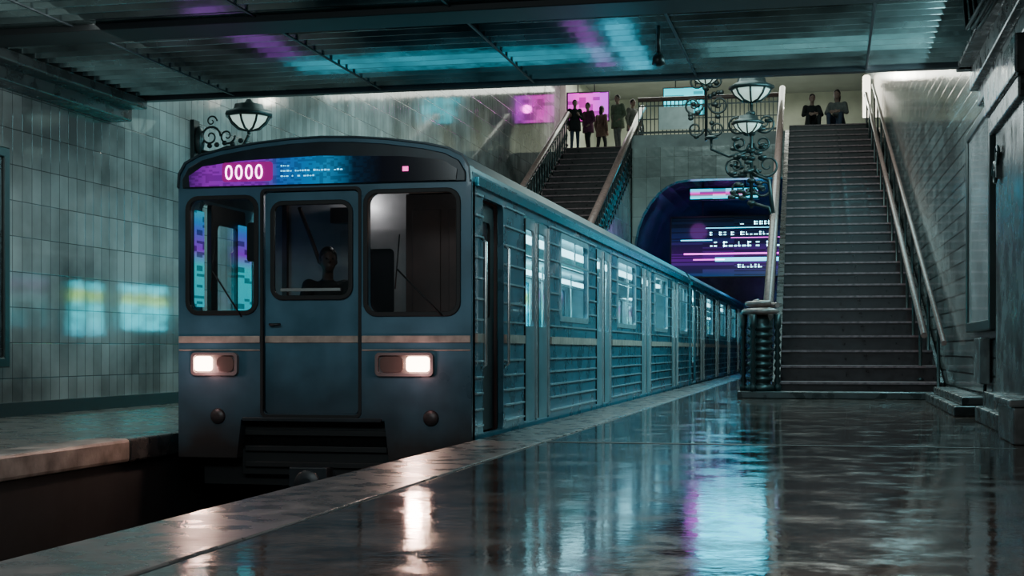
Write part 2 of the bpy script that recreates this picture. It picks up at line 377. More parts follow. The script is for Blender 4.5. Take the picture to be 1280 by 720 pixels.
mk('underframe',G().box(XL+.15,XR-.15,Y0+.2,Y0+LEN-.1,-.45,-.12).box(XL+.3,XR-.3,Y0+6,Y0+9,-.85,-.45).box(XL+.3,XR-.3,Y0+10,Y0+12.5,-.8,-.45),M_black,car)
for yy in (3.2,15.8):
    b=mk('bogie',G().box(XC-1.1,XC-.98,Y0+yy-1.4,Y0+yy+1.4,-.8,-.62).box(XC+.98,XC+1.1,Y0+yy-1.4,Y0+yy+1.4,-.8,-.62).box(XC-1,XC+1,Y0+yy-.2,Y0+yy+.2,-.8,-.55),M_dark,car)
    for wy in (-1.05,1.05):
        g=G()
        for sx in (-.76,.76):
            g.lathe((XC+sx,Y0+yy+wy,-.70),[(.05,-.07),(.39,-.07),(.39,.06),(.2,.03),(.05,.05)],20,axis='x')
        g.tube([(XC-.9,Y0+yy+wy,-.7),(XC+.9,Y0+yy+wy,-.7)],.07)
        mk('wheelset',g,M_rail,b)
M_doorp=mat('door_paint',(.18,.32,.37),.3,.2,.2,3)
M_litpane=screenmat('lit_pane',[(0,(.0,.5,.7)),(.35,(.0,.8,.95)),(.55,(.0,.75,.9)),(.64,(.25,.8,.3)),(.74,(.4,.75,.1)),(.84,(.0,.75,.9)),(1,(.0,.5,.7))],2,(1.0,2.05),11,rows=9,dens=.75,base=.4,cols=6)  # window glow painted into the panes, strongest where the wall tiles mirror it
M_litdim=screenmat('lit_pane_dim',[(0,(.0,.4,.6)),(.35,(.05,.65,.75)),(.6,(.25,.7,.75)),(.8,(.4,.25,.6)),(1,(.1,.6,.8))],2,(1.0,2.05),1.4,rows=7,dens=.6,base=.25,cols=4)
def doorpair(sx,out):
    for di,d in enumerate(DOORS):
        for k in (0,1):
            a=Y0+d+.012+k*DW/2; b=a+DW/2-.024
            x0,x1=sorted((sx-out*.040,sx-out*.012))
            dr=mk('door',G().plate(rr(a,b,.03,2.09,.03),[rr(a+.07,b-.07,1.0,1.98,.07)],'x',x0,x1),M_doorp,car)
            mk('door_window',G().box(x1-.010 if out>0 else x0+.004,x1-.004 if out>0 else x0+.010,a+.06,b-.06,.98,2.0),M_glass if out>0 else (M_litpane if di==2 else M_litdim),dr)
            xx=sorted((sx-out*.012,sx+out*.012))
            e=b-.035 if k==0 else a
            mk('door_edge_seal',G().box(xx[0],xx[1],e,e+.035,.05,2.07),M_chrome if k==0 else M_black,dr)
            e=a if k==0 else b-.03
            mk('door_edge_seal',G().box(xx[0],xx[1],e,e+.03,.05,2.07),M_black if k==0 else M_chrome,dr)
doorpair(XR,1); doorpair(XL,-1)
for sx,out in ((XR,1),(XL,-1)):
    for wi,(a,b) in enumerate(WINS):
        x0,x1=sorted((sx-out*.014,sx-out*.006))
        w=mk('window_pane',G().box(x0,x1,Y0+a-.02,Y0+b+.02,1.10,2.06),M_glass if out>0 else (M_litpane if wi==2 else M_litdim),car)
        x0,x1=sorted((sx-out*.002,sx+out*.012))
        mk('window_frame',G().plate(rr(Y0+a-.04,Y0+b+.04,1.08,2.08,.1),[rr(Y0+a+.02,Y0+b-.02,1.14,2.02,.07)],'x',x0,x1).box(x0,x1,Y0+a,Y0+b,1.74,1.76).box(x0,x1,Y0+(a+b)/2-.012,Y0+(a+b)/2+.012,1.76,2.04),M_rib,w)
for sx,out in ((XR,1),(XL,-1)):
    x0,x1=sorted((sx-out*.13,sx-out*.09)); a,b=Y0+.39,Y0+1.17
    dr=mk('cab_door',G().plate(rr(a,b,.03,2.09,.03),[rr(a+.14,b-.14,1.05,1.92,.07)],'x',x0,x1),M_black,car)
    mk('door_window',G().box(x0+.012,x1-.012,a+.12,b-.12,1.03,1.94),M_glass,dr)
    xx=sx+out*.04
    g=G()
    for yy in (a-.06,b+.06): g.tube([(sx,yy,.6),(xx,yy,.63),(xx,yy,1.7),(sx,yy,1.73)],.014)
    mk('grab_rail',g,M_chrome,dr)
g=G()
for x in (XL+.6,XR-.6): g.box(x-.06,x+.06,Y0+1.9,Y0+LEN-.6,2.06,2.12)
mk('saloon_light',g,M_strlight,car)
for x0,x1 in ((XL+.1,XL+.55),(XR-.55,XR-.1)):
    for a,b in ((3.5,6.4),(8.0,10.9),(12.5,15.3)):
        mk('bench_seat',G().box(x0,x1,Y0+a,Y0+b,.3,.45).box(x0+.05,x1-.05,Y0+a+.1,Y0+b-.1,0,.3),M_seat,car,bevel=.03)
g=G()
for x in (XC-.55,XC+.55):
    g.tube([(x,Y0+2,1.95),(x,Y0+LEN-.7,1.95)],.017)
    for yy in (3.5,6.4,8,10.9,12.5,15.3): g.tube([(x,Y0+yy,0),(x,Y0+yy,2.2)],.017)
mk('grab_pole',g,M_chrome,car)
mk('end_wall',G().plate([(XL+.05,-.12),(XR-.05,-.12)]+[(XC-(x-XC)*.96,z-.03) for x,z in top],[rr(XC-.3,XC+.3,1.1,1.9,.05)],'y',Y0+LEN-.08,Y0+LEN-.01),M_int,car)
common=[c for c in car.children]
for i in (1,2):
    c2=empty('metro_car',(XC,Y0+LEN/2+i*19.45,-1.09),'blue ribbed metro car coupled behind along the platform edge','train car',group='coupled metro cars')
    for c in common: dup(c,None,c2)
    mk('end_wall',G().plate([(XL+.05,-.12),(XR-.05,-.12)]+[(XC-(x-XC)*.98,z-.02) for x,z in top],[rr(XC-.3,XC+.3,1.1,1.9,.05)],'y',Y0+i*19.45+.02,Y0+i*19.45+.08),M_body2,c2)
    mk('gangway_coupler',G().tube([(XC,Y0+i*19.45-.4,-.3),(XC,Y0+i*19.45+.1,-.3)],.1).box(XC-.2,XC+.2,Y0+i*19.45-.35,Y0+i*19.45-.1,-.45,-.15),M_dark,c2)
# cab front
fo=[(XL,-.2),(XL+.56,-.2),(XL+.6,.14),(XL+1.92,.14),(XL+1.96,-.2),(XR,-.2)]+[(2*XC-x,z) for x,z in top]
WF=[(.10,.74,1.09,2.10),(1.76,2.58,1.07,2.12)]
holes=[rr(XL+a,XL+b,c,d,.1) for a,b,c,d in WF]+[rr(XL+.80,XL+1.70,.2,2.16,.05)]
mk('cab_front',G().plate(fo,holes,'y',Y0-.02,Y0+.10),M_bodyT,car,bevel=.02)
brow=[(XL+.05,2.195),(XR-.05,2.195)]+[(XC-(x-XC)*.97,z-.045) for x,z in top if z>2.25]
mk('front_brow',G().ext(brow,'y',Y0-.045,Y0-.02),M_brow,car,bevel=.008)
edge=[(x,z+.006) for x,z in top]; e2=[(XC+(x-XC)*.99,z-.008) for x,z in top]
mk('roof_edge_trim',G().ext(edge+e2[::-1],'y',Y0-.05,Y0+.09),M_roof,car)
for a,b,c,d in WF:
    w=mk('windscreen',G().box(XL+a-.01,XL+b+.01,Y0+.03,Y0+.045,c-.01,d+.01),M_glassf,car)
    mk('windscreen_gasket',G().plate(rr(XL+a-.025,XL+b+.025,c-.025,d+.025,.12),[rr(XL+a+.015,XL+b-.015,c+.015,d-.015,.085)],'y',Y0-.04,Y0+.0),M_black,w,bevel=.008)
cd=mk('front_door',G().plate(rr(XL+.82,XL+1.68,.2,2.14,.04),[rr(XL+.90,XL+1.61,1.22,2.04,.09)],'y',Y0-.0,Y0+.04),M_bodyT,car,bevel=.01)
mk('door_window',G().box(XL+.88,XL+1.63,Y0+.015,Y0+.028,1.2,2.06),M_glassf,cd)
mk('window_gasket',G().plate(rr(XL+.875,XL+1.635,1.195,2.065,.11),[rr(XL+.915,XL+1.595,1.235,2.025,.07)],'y',Y0-.03,Y0+.0),M_black,cd,bevel=.008)
mk('door_sill_bar',G().box(XL+.98,XL+1.53,Y0-.05,Y0-.02,1.27,1.295),M_chrome,cd)
mk('door_handle',G().tube([(XL+.88,Y0,.98),(XL+.88,Y0-.05,.98),(XL+.98,Y0-.05,.98)],.012),M_dark,cd)
mk('door_seam',G().plate(rr(XL+.785,XL+1.715,.165,2.175,.05),[rr(XL+.81,XL+1.69,.19,2.15,.04)],'y',Y0-.035,Y0-.015),M_black,car)
mk('front_stripe',G().box(XL+.01,XL+.78,Y0-.036,Y0-.02,.82,.88).box(XL+.82,XL+1.68,Y0-.012,Y0,.82,.88).box(XL+1.72,XR-.01,Y0-.036,Y0-.02,.82,.88).box(XL+.01,XL+.78,Y0-.032,Y0-.02,.75,.762).box(XL+1.72,XR-.01,Y0-.032,Y0-.02,.75,.762),M_strip,car,bevel=.004)
M_bez=mat('headlight_bezel',(.16,.14,.14),.4,.1)
for a,b,l0,l1 in ((.14,.58,.17,.335),(1.85,2.37,2.13,2.33)):
    h=mk('headlight',G().plate(rr(XL+a,XL+b,.53,.735,.04),[rr(XL+a+.025,XL+b-.025,.555,.71,.03)],'y',Y0-.065,Y0-.02).box(XL+a+.02,XL+b-.02,Y0-.03,Y0-.02,.55,.72),M_bez,car,bevel=.006)
    mk('lamp_lens',G().plate(rr(XL+l0,XL+l1,.57,.70,.03),[],'y',Y0-.055,Y0-.03),M_head,h)
    o0,o1=(a+.24,b-.04) if a<1 else (a+.04,a+.25)
    mk('lamp_lens',G().plate(rr(XL+o0,XL+o1,.565,.70,.05),[],'y',Y0-.05,Y0-.03),M_lens,h)
    lt=D.lights.new('headlamp_glow','SPOT'); lt.energy=34; lt.color=(1,.62,.48); lt.spot_size=2.7; lt.shadow_soft_size=.06
    lo=D.objects.new('headlamp_glow',lt); COL.objects.link(lo); lo.location=(XL+(l0+l1)/2,Y0-.14,.65); lo.rotation_euler=(math.radians(82),0,math.radians(180))
    lt=D.lights.new('headlamp_spill','POINT'); lt.energy=2.6; lt.color=(1,.5,.48); lt.shadow_soft_size=.05
    lo=D.objects.new('headlamp_spill',lt); COL.objects.link(lo); lo.location=(XL+(l0+l1)/2,Y0-.24,.58)
M_disp=screenmat('route_display',[(0,(.08,.01,.2)),(.08,(.34,.01,.6)),(.28,(.28,.01,.65)),(.34,(.01,.14,.6)),(.52,(.01,.28,.6)),(.62,(.002,.02,.05)),(.72,(.0,.0,.003)),(1,(.0,.0,.0))],0,(XL+.12,XL+2.6),.75,rows=60,dens=.6,base=.65,cols=30)
dp=mk('route_display',G().plate([(XL+.13,2.205),(XL+2.57,2.205),(XL+2.58,2.30),(XL+2.45,2.38),(XL+2.1,2.42),(XL+1.35,2.445),(XL+.6,2.42),(XL+.25,2.38),(XL+.12,2.30)],[],'y',Y0-.062,Y0-.048),M_disp,car)
M_txt=mat('pink_led',(1,1,1),emit=(1,.45,.85),es=8); M_txc=mat('cyan_led',(1,1,1),emit=(.05,.6,1),es=2.2); M_led=mat('magenta_led',(1,1,1),emit=(1,.02,.45),es=2.5); M_halo=mat('magenta_backing',(.2,0,.15),emit=(.6,.0,.38),es=.42)
cu=D.curves.new('t','FONT'); cu.body='0000'; cu.size=.185; cu.extrude=.002; cu.offset=-.001; cu.space_character=1.2; to=D.objects.new('t',cu); COL.objects.link(to); C.view_layer.update()
me=D.meshes.new_from_object(to.evaluated_get(C.evaluated_depsgraph_get()))
g=G()
for v in me.vertices: v.co=(XL+.465+v.co.x*.85,Y0-.068-v.co.z,2.258+v.co.y)
g.bm.from_mesh(me); D.objects.remove(to)
mk('display_number',g,M_txt,dp)
mk('display_backing',G().plate(rr(XL+.44,XL+.915,2.238,2.408,.03),[],'y',Y0-.065,Y0-.061),M_halo,dp)
g=G()
for z,n in ((2.36,5),(2.315,22),(2.27,12)):
    x=XL+.99
    for i in range(n):
        w=random.uniform(.008,.024)
        if random.random()<.8: g.box(x,x+w,Y0-.067,Y0-.063,z,z+random.uniform(.008,.016))
        x+=w+.010
mk('display_lettering',g,M_txc,dp)
mk('display_lamp',G().box(XL+2.10,XL+2.15,Y0-.068,Y0-.062,2.29,2.33),M_led,dp)
g=G().box(XL+.56,XL+1.96,Y0+.1,Y0+.3,-.35,.2)
for z in (-.28,-.14,0.0): g.box(XL+.6,XL+1.92,Y0+.06,Y0+.12,z,z+.05)
mk('buffer_apron',g,M_black,car,bevel=.006)
mk('step_board',G().box(XL+.62,XL+1.9,Y0-.05,Y0+.02,.13,.165),M_dark,car,bevel=.006)
g=G().tube([(XC,Y0+.3,-.38),(XC,Y0-.25,-.38)],.1,12).box(XC-.17,XC+.17,Y0-.36,Y0-.2,-.52,-.24).lathe((XC,Y0-.4,-.38),[(.05,0),(.12,.02),(.12,.08)],14,axis='y')
mk('coupler',g,M_dark,car,bevel=.01)
M_tl=mat('dull_lens',(.03,.025,.026),.4)
for x in (XL+.38,XR-.36): mk('tail_lamp',G().lathe((x,Y0-.04,.17),[(.01,0),(.06,0),(.075,.025)],14,axis='y'),M_tl,car)
g=G()
for x0,x1 in ((XL+.62,XL+.35),(XL+2.45,XL+2.05)): g.tube([(x0,Y0-.06,1.05),(x1,Y0-.06,1.45)],.008).tube([(x1-.02,Y0-.055,1.28),(x1+.02,Y0-.055,1.75)],.006)
mk('wiper',g,M_black,car)
# cab interior
M_dkpane=mat('dim_pane',(.03,.025,.03),.15)
mk('cab_partition',G().box(XL+.1,XC+.30,Y0+1.62,Y0+1.66,0,2.3),M_cablit,car)
mk('cab_cupboard',G().box(XC+.35,XR-.1,Y0+1.35,Y0+1.62,0,2.25).box(XC+.42,XC+.70,Y0+1.33,Y0+1.35,1.1,2.1).box(XC+.78,XR-.2,Y0+1.33,Y0+1.35,1.1,2.1),M_cabdk,car,bevel=.008)
pd=mk('partition_door',G().plate(rr(XC-.40,XC+.28,.05,1.94,.03),[rr(XC-.30,XC+.16,1.1,1.75,.05)],'y',Y0+1.59,Y0+1.62),M_cablit,car)
mk('door_window',G().box(XC-.31,XC+.17,Y0+1.60,Y0+1.615,1.09,1.76),M_dkpane,pd)
g=G()
g.box(XL+.35,XL+.40,Y0+1.57,Y0+1.62,.2,2.2)
g.tube([(XC-.75,Y0+1.4,2.15),(XC-.50,Y0+1.3,1.6)],.02).box(XL+.9,XL+1.25,Y0+1.45,Y0+1.6,2.0,2.15)
mk('cab_equipment',g,M_cabdk,car)
mk('control_desk',G().ext([(Y0+.2,.0),(Y0+.55,.0),(Y0+.6,.85),(Y0+.45,.95),(Y0+.2,1.02)],'x',XL+.1,XR-.75).box(XL+.5,XL+.8,Y0+.3,Y0+.4,1,1.12),M_dark,car,bevel=.02)
XD=XC-.36
mk('cab_seat',G().box(XD-.25,XD+.25,Y0+.85,Y0+1.3,.78,.88).box(XD-.22,XD+.22,Y0+1.27,Y0+1.34,.85,1.35).tube([(XD,Y0+1.1,0),(XD,Y0+1.1,.8)],.06).box(XD-.25,XD+.25,Y0+.62,Y0+.85,.30,.38),M_seat,car,bevel=.03)
M_cabglow=screenmat('cab_window_glow',[(0,(.0,.55,.7)),(.45,(.0,.6,.7)),(.6,(.25,.02,.7)),(.8,(.05,.15,.7)),(1,(.0,.5,.6))],2,(1.1,2.05),1.0,rows=40,dens=.8,base=.35,cols=8)  # cab side-window glow painted as emissive bands
mk('cab_window_glow',G().box(XL+.062,XL+.075,Y0+.14,Y0+.36,1.15,2.02),M_cabglow,car)
mk('cab_window_glow',G().box(XL+.15,XL+.162,Y0+.95,Y0+1.25,1.1,1.95),M_cabglow,car)
mk('cab_mirror',G().plate(rr(XL+.56,XL+.72,1.55,1.9,.03),[],'y',Y0+.2,Y0+.22),M_dark,car)

# ================================================================== STAIRS
NS=29
def staircase(xa,xb,label,ys,ye,rot=0,sidemat=M_tileS):
    RUN=(ye-ys)/NS; RISE=7.28/NS
    e=empty('staircase',((xa+xb)/2,ys,0),label,'staircase',group='station staircases')
    st=None
    for i in range(NS):
        y=ys+i*RUN
        if st is None:
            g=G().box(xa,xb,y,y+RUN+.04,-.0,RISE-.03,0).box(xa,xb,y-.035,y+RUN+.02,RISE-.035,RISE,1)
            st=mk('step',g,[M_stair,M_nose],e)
        else: dup(st,(0,i*RUN,i*RISE),e)
    g=G().ext([(ys+.3,0),(ye+.2,0),(ye+.2,7.0),(ys+.3,.0+.02)],'x',xa+.01,xb-.01)
    g.ext([(ys-.05,0),(ye+.2,0),(ye+.2,7.28),(ys-.05,.25)],'x',xa-.12,xa,0).ext([(ys-.05,0),(ye+.2,0),(ye+.2,7.28),(ys-.05,.25)],'x',xb,xb+.05,0)
    mk('side_stringer',g,sidemat,e)
    e.rotation_euler[2]=rot
    return e
ROT=math.radians(1.17)
st1=staircase(-.78,1.66,'dark stone staircase with pale worn edges climbing beside the tiled wall',23,43,ROT,M_stone)
st2=staircase(-8.35,-5.98,'dark staircase with tiled sides rising behind the train',29.8,46)
mk('stair_plinth',G().box(-1.42,1.55,22.45,22.9,0,.11),M_stone,bevel=.015,label='low dark stone landing at the foot of the staircase',cat='stone step')
def railing(name,x,h,y0,y1,n,label,pivot,rot=0,rail_r=.055,mrail=M_wood,scroll=False,cat='stair railing',group=None,post=False,ys=23,ye=43):
    zz=lambda y: (y-ys)/(ye-ys)*7.28
    e=empty(name,pivot,label,cat,group)
    g=G().tube([(x,y0,zz(y0)+h),(x,y1,zz(y1)+h),(x,y1+.35,zz(y1)+h)],rail_r,10)
    mk('handrail',g,mrail,e)
    if not post:
        g=G().tube([(x,y0,zz(y0)+.18),(x,y1,zz(y1)+.18)],.03,8).tube([(x,y0,zz(y0)+h-.2),(x,y1,zz(y1)+h-.2)],.02,8)
        mk('lower_rail',g,M_iron,e)
    b0=None
    for i in range(n):
        y=y0+(y1-y0)*(i+.5)/n
        if b0 is None:
            g=G(); z=zz(y)
            if post:
                g.lathe((x,y,z),[(.06,0),(.06,.03),(.025,.05),(.025,h-.05),(.04,h-.02)],10)
            else:
                g.lathe((x,y,z),[(.03,0),(.03,.2),(.045,.24),(.02,.3),(.035,.5),(.045,.55),(.035,.6),(.018,.75),(.03,h-.1),(.03,h)],8)
                if scroll:
                    pts=[]
                    for k in range(22):
                        a=k/21*math.pi*3.2; r=.24*(1-k/24)
                        pts.append((x,y+.2+r*math.cos(a),z+.6+r*math.sin(a)*1.3))
                    g.tube(pts,.032,6)
            b0=mk('post' if post else 'baluster',g,M_iron,e); zb=zz(y); yb=y
        else: dup(b0,(0,y-yb,zz(y)-zb),e)
    e.rotation_euler[2]=rot
    return e
P1=(.44,23,0)
railing('stair_railing',-.98,1.22,23.2,43,44,'heavy wooden banister on dark iron balusters beside the staircase',P1,ROT,rail_r=.085,group='stair railings')
railing('stair_railing',1.42,.98,23.0,43,14,'pale handrail on slim posts near the tiled wall',P1,ROT,rail_r=.05,group='stair railings',post=True)
railing('stair_railing',1.62,1.22,22.0,43,12,'wall side pipe handrail above the staircase',P1,ROT,rail_r=.04,group='stair railings',post=True,mrail=M_wood)
railing('stair_railing',-5.94,1.3,30.5,46,40,'ornate wrought iron railing with scrolls and wooden handrail',(-5.94,38,0),0,rail_r=.10,scroll=True,group='stair railings',ys=29.8,ye=46)
railing('stair_railing',-8.4,1.2,30.5,46,40,'wooden handrail over iron balusters on the tiled wall side',(-8.4,38,0),0,rail_r=.09,group='stair railings',ys=29.8,ye=46)
e=empty('newel_post',(-1.08,22.75,.11),'ringed dark iron newel post with a scrolled wooden cap','newel post')
prof=[(.24,0),(.24,.08),(.17,.1)]
for k in range(8):
    z=.14+k*.115; prof+=[(.15,z),(.2,z+.03),(.2,z+.06),(.15,z+.09)]
prof+=[(.16,1.08),(.12,1.19)]
NZ=(-1.08,22.75,.11)
mk('turned_shaft',G().lathe(NZ,prof,24),M_iron,e)
g=G().lathe((-1.08,22.75,1.3),[(.12,0),(.26,.02),(.30,.06),(.26,.1),(.1,.12)],24)
pts=[]
for k in range(30):
    a=k/29*math.pi*3.4; r=.27*(1-k/36); pts.append((-1.08+r*math.cos(a),22.75+r*math.sin(a)*.8,1.46+.002*k))
g.tube(pts,.04,8)
mk('scrolled_cap',g,M_wood,e)
for dx,dy in ((.27,-.05),(-.26,.0),(-.1,-.24)):
    prof=[(.06,0),(.06,.08)]
    for k in range(8): prof+=[(.03,.12+k*.12),(.055,.16+k*.12)]
    prof+=[(.06,1.2)]
    mk('small_column',G().lathe((-1.08+dx,22.75+dy,.11),prof,12),M_iron,e)
# mezzanine balustrade
e=empty('mezzanine_balustrade',(-3.5,43.5,7.28),'iron balustrade with grille panels across the footbridge','balustrade')
mk('handrail',G().tube([(-5.75,43.5,8.4),(-1.5,43.5,8.4)],.07,8),M_wood,e)
mk('lower_rail',G().box(-5.75,-1.5,43.47,43.53,7.36,7.42).box(-5.75,-1.5,43.48,43.52,8.18,8.22).box(-5.75,-1.5,43.48,43.52,7.78,7.81),M_iron,e)
b=mk('baluster',G().box(-5.75,-5.72,43.485,43.515,7.28,8.4),M_iron,e)
for i in range(1,35): dup(b,(i*.123,0,0),e)
M_gp=mat('pale_grille_panel',(.45,.5,.48),.3,.2)
mk('grille_panel',G().box(-5.1,-4.05,43.4,43.44,7.45,8.15),M_gp,e)

# ================================================================== SIGNS
def sign(name,x0,x1,y,z0,z1,m,label,extra=None):
    e=empty(name,((x0+x1)/2,y,z0),label,'illuminated sign')
    mk('sign_frame',G().plate([(x0-.04,z0-.04),(x1+.04,z0-.04),(x1+.04,z1+.04),(x0-.04,z1+.04)],[[(x0,z0),(x1,z0),(x1,z1),(x0,z1)]],'y',y-.04,y+.08).box(x0-.03,x1+.03,y+.04,y+.08,z0-.03,z1+.03),M_black,e)
    mk('sign_screen',G().box(x0,x1,y-.01,y+.04,z0,z1),m,e)
    if extra: extra(e)
    return e
M_sA=screenmat('sign_cyan_pink',[(0,(.0,.5,.8)),(.3,(.0,.7,.9)),(.5,(.9,.02,.45)),(.62,(.5,.02,.6)),(.8,(.0,.6,.9)),(1,(.0,.4,.7))],2,(5.45,5.82),2.4,rows=14,dens=.7,base=.35,cols=2.5)
M_sB=screenmat('sign_purple',[(0,(.01,.12,.4)),(.3,(.25,.01,.6)),(.6,(.03,.04,.25)),(.85,(.01,.03,.1)),(1,(.0,.01,.03))],2,(3.1,5.0),.35,rows=24,dens=.5,base=.4,cols=1)
M_sC=screenmat('sign_cyan',[(0,(.0,.45,.55)),(.5,(.0,.8,.95)),(1,(.0,.5,.6))],2,(8.9,9.9),2.4,rows=9,dens=.8,base=.4,cols=3)
M_sP=screenmat('sign_magenta',[(0,(.5,.0,.5)),(.5,(1,.01,.7)),(1,(.6,.02,.8))],0,(-9.3,-7.9),2.2,rows=8,dens=.7,base=.4,cols=4)
sign('hanging_sign',-4.3,-2.2,45,5.48,5.8,M_sA,'cyan and pink glowing sign in the tunnel mouth')
def glyphs(x0,x1,y,rows,ms):
    def f(e):
        for (z,h,dens,mi) in rows:
            g=G(); x=x0+random.uniform(0,.2)
            while x<x1-.1:
                w=random.uniform(.05,.14)
                if random.random()<dens:
                    g.box(x,x+w,y-.02,y-.011,z,z+h*.3)
                    if random.random()<.6: g.box(x,x+w*.3,y-.02,y-.011,z,z+h)
                    if random.random()<.5: g.box(x,x+w,y-.02,y-.011,z+h*.75,z+h)
                x+=w+.05
            mk('sign_lettering',g,ms[mi],e)
    return f
M_g1=mat('white_cyan_led',(1,1,1),emit=(.3,.85,1),es=3.5); M_g2=mat('magenta_tube',(1,1,1),emit=(.85,.02,.8),es=3); M_g3=mat('cyan_tube',(1,1,1),emit=(.0,.6,.9),es=4)
def dep(e):
    glyphs(-3.0,-1.6,46,[(4.75,.1,.6,0)],[M_g1])(e)
    glyphs(-3.8,-1.6,46,[(4.42,.10,.9,0),(4.05,.16,.8,0)],[M_g1])(e)
    glyphs(-3.2,-2.0,46,[(3.38,.10,.6,0)],[M_g1])(e)
    mk('sign_tube',G().box(-4.6,-1.6,45.97,45.99,3.80,3.85),M_g2,e)
    mk('sign_tube',G().box(-3.6,-1.4,45.97,45.99,3.58,3.70),M_g3,e)
    mk('sign_tube',G().box(-4.3,-3.3,45.97,45.99,3.62,3.66),M_g2,e)
    mk('sign_tube',G().box(-4.7,-3.7,45.97,45.99,4.25,4.28),M_g3,e)
    mk('sign_tube',G().box(-3.9,-1.9,45.97,45.99,4.64,4.66),M_g3,e)
    mk('sign_tube',G().box(-3.1,-1.5,45.97,45.99,4.32,4.34),M_g2,e)
sign('departure_board',-5.0,-1.3,46,3.1,5.0,M_sB,'dark purple departure board with cyan and magenta lettering',dep)
sign('hanging_sign',-5.7,-4.3,50,8.95,9.9,M_sC,'cyan illuminated hanging sign above the footbridge')
sign('wall_sign',-9.15,-7.7,50.2,8.9,9.9,M_sP,'magenta glowing screen behind the standing people')
for nm,x,y,z0,z1 in (('a',-3.9,45,5.84,6.0),('b',-2.6,45,5.84,6.0),('c',-5.3,50,9.94,HC),('d',-4.6,50,9.94,HC),('e',-8.8,50.2,9.94,HC),('f',-8.2,50.2,9.94,HC),('g',-4.0,46.04,5.04,6.0),('h',-1.8,46.04,5.04,6.0)):
    mk('hanger_rod',G().tube([(x,y+.03,z0),(x,y+.03,z1)],.02,6),M_iron,label='thin dark rod holding an illuminated sign',cat='rod',group='sign hanger rods')

# ================================================================== LAMPS
def spiral(g,c,r,turns,dirx=1,rad=.018,plane='xz',start=0,n=24):
    pts=[]
    for k in range(n):
        a=start+k/(n-1)*turns*2*math.pi; q=r*(1-.85*k/(n-1))
        d=(dirx*q*math.cos(a),q*math.sin(a))
        pts.append((c[0]+d[0],c[1],c[2]+d[1]) if plane=='xz' else (c[0],c[1]+d[0],c[2]+d[1]))
    g.tube(pts,[rad*(1-.4*k/(n-1)) for k in range(n)],6)
def lantern(e,c,s,lit=True):
    x,y,z=c
    mk('lamp_shade',G().lathe(c,[(.04*s,.34*s),(.08*s,.28*s),(.26*s,.24*s),(.28*s,.16*s),(.42*s,.10*s),(.44*s,.05*s),(.40*s,.02*s)],8),M_iron,e)
    mk('lamp_glass',G().lathe(c,[(.36*s,.02*s),(.31*s,-.07*s),(.18*s,-.17*s),(.05*s,-.21*s)],8),M_lamp if lit else M_lens,e)
    g=G()
    for k in range(8):
        a=2*math.pi*(k+0)/8
        g.tube([(x+.37*s*math.cos(a),y+.37*s*math.sin(a),z+.02*s),(x+.32*s*math.cos(a),y+.32*s*math.sin(a),z-.07*s),(x+.19*s*math.cos(a),y+.19*s*math.sin(a),z-.18*s),(x,y,z-.22*s)],.022*s,5)
    g.sph((x,y,z-.25*s),.035*s,n=8)
    mk('lantern_cage',g,M_iron,e)
def walllamp(y,zc=4.35):
    e=empty('wall_lamp',(-9.4,y,zc-.5),'wrought iron scroll bracket lantern glowing on the tiled wall','wall lamp',group='wall lanterns')
    g=G().box(-9.40,-9.34,y-.1,y+.1,zc-.65,zc+.0).sph((-9.3,y,zc-.3),(.08,.1,.22))
    g.tube([(-9.36,y,zc-.45),(-9.1,y,zc-.5),(-8.85,y,zc-.42),(-8.6,y,zc-.42),(-8.5,y,zc-.25)],.028,8)
    spiral(g,(-9.12,y,zc-.25),.17,1.5,1,.02); spiral(g,(-8.85,y,zc-.25),.13,1.4,-1,.018,start=3.1); spiral(g,(-9.1,y,zc-.02),.09,1.2,1,.015)
    spiral(g,(-9.25,y,zc-.62),.1,1.3,1,.018)
    for i in range(5): g.sph((-9.15+i*.13,y+random.uniform(-.05,.05),zc-.38+random.uniform(-.05,.06)),(.045,.03,.04),n=8)
    mk('scroll_bracket',g,M_iron,e)
    lantern(e,(-8.5,y,zc),.85)
    return e
for y in (20,30): walllamp(y, 4.22)
e=empty('chandelier',(-1.5,29,3.5),'ornate wrought iron lantern cluster with glowing glass beside the banister','chandelier')
g=G(); cx,cy=-1.55,29
g.tube([(cx,cy,3.6),(cx,cy,5.8)],.035,8)
g.tube([(cx,cy,4.3),(-1.2,cy,4.15),(-1.10,cy,3.3)],.04,8).tube([(cx,cy,3.7),(-1.2,cy,3.6),(-1.10,cy,3.3)],.035,8)
for z,r in ((5.3,.28),(4.9,.22),(4.45,.32),(4.0,.24)):
    for s in (-1,1): spiral(g,(cx+s*r,cy,z),r*.8,1.5,s,.026,start=3.14)
for z in (3.7,4.15,4.6,4.75,5.1,5.5): g.sph((cx,cy,z),(.09,.09,.06),n=10)
for i in range(44): g.sph((cx+random.uniform(-.4,.35),cy+random.uniform(-.12,.12),random.uniform(3.8,5.4)),(.1,.03,.05),n=6)
g.tube([(cx,cy,4.75),(cx-.45,cy,4.65),(cx-.8,cy,4.8),(cx-.8,cy,5.0)],.028,8)
mk('scroll_stem',g,M_iron,e)
lantern(e,(cx,cy,5.95),1.05)
lantern(e,(cx-.05,cy-.4,5.2),.75)
g=G().lathe((cx-.8,cy,5.0),[(.03,0),(.14,.03),(.12,.06),(.05,.08)],12); mk('candle_dish',g,M_iron,e)
e=empty('chandelier',(-3.0,36,5.9),'dark wrought iron lantern hanging above the track','chandelier')
g=G(); cx,cy=-3.05,36
g.tube([(cx,cy,6.0),(cx,cy,HC)],.03,8)
for z,r in ((6.9,.32),(6.3,.26),(7.5,.24)):
    for s in (-1,1): spiral(g,(cx+s*r,cy,z),r*.8,1.5,s,.03,start=3.14)
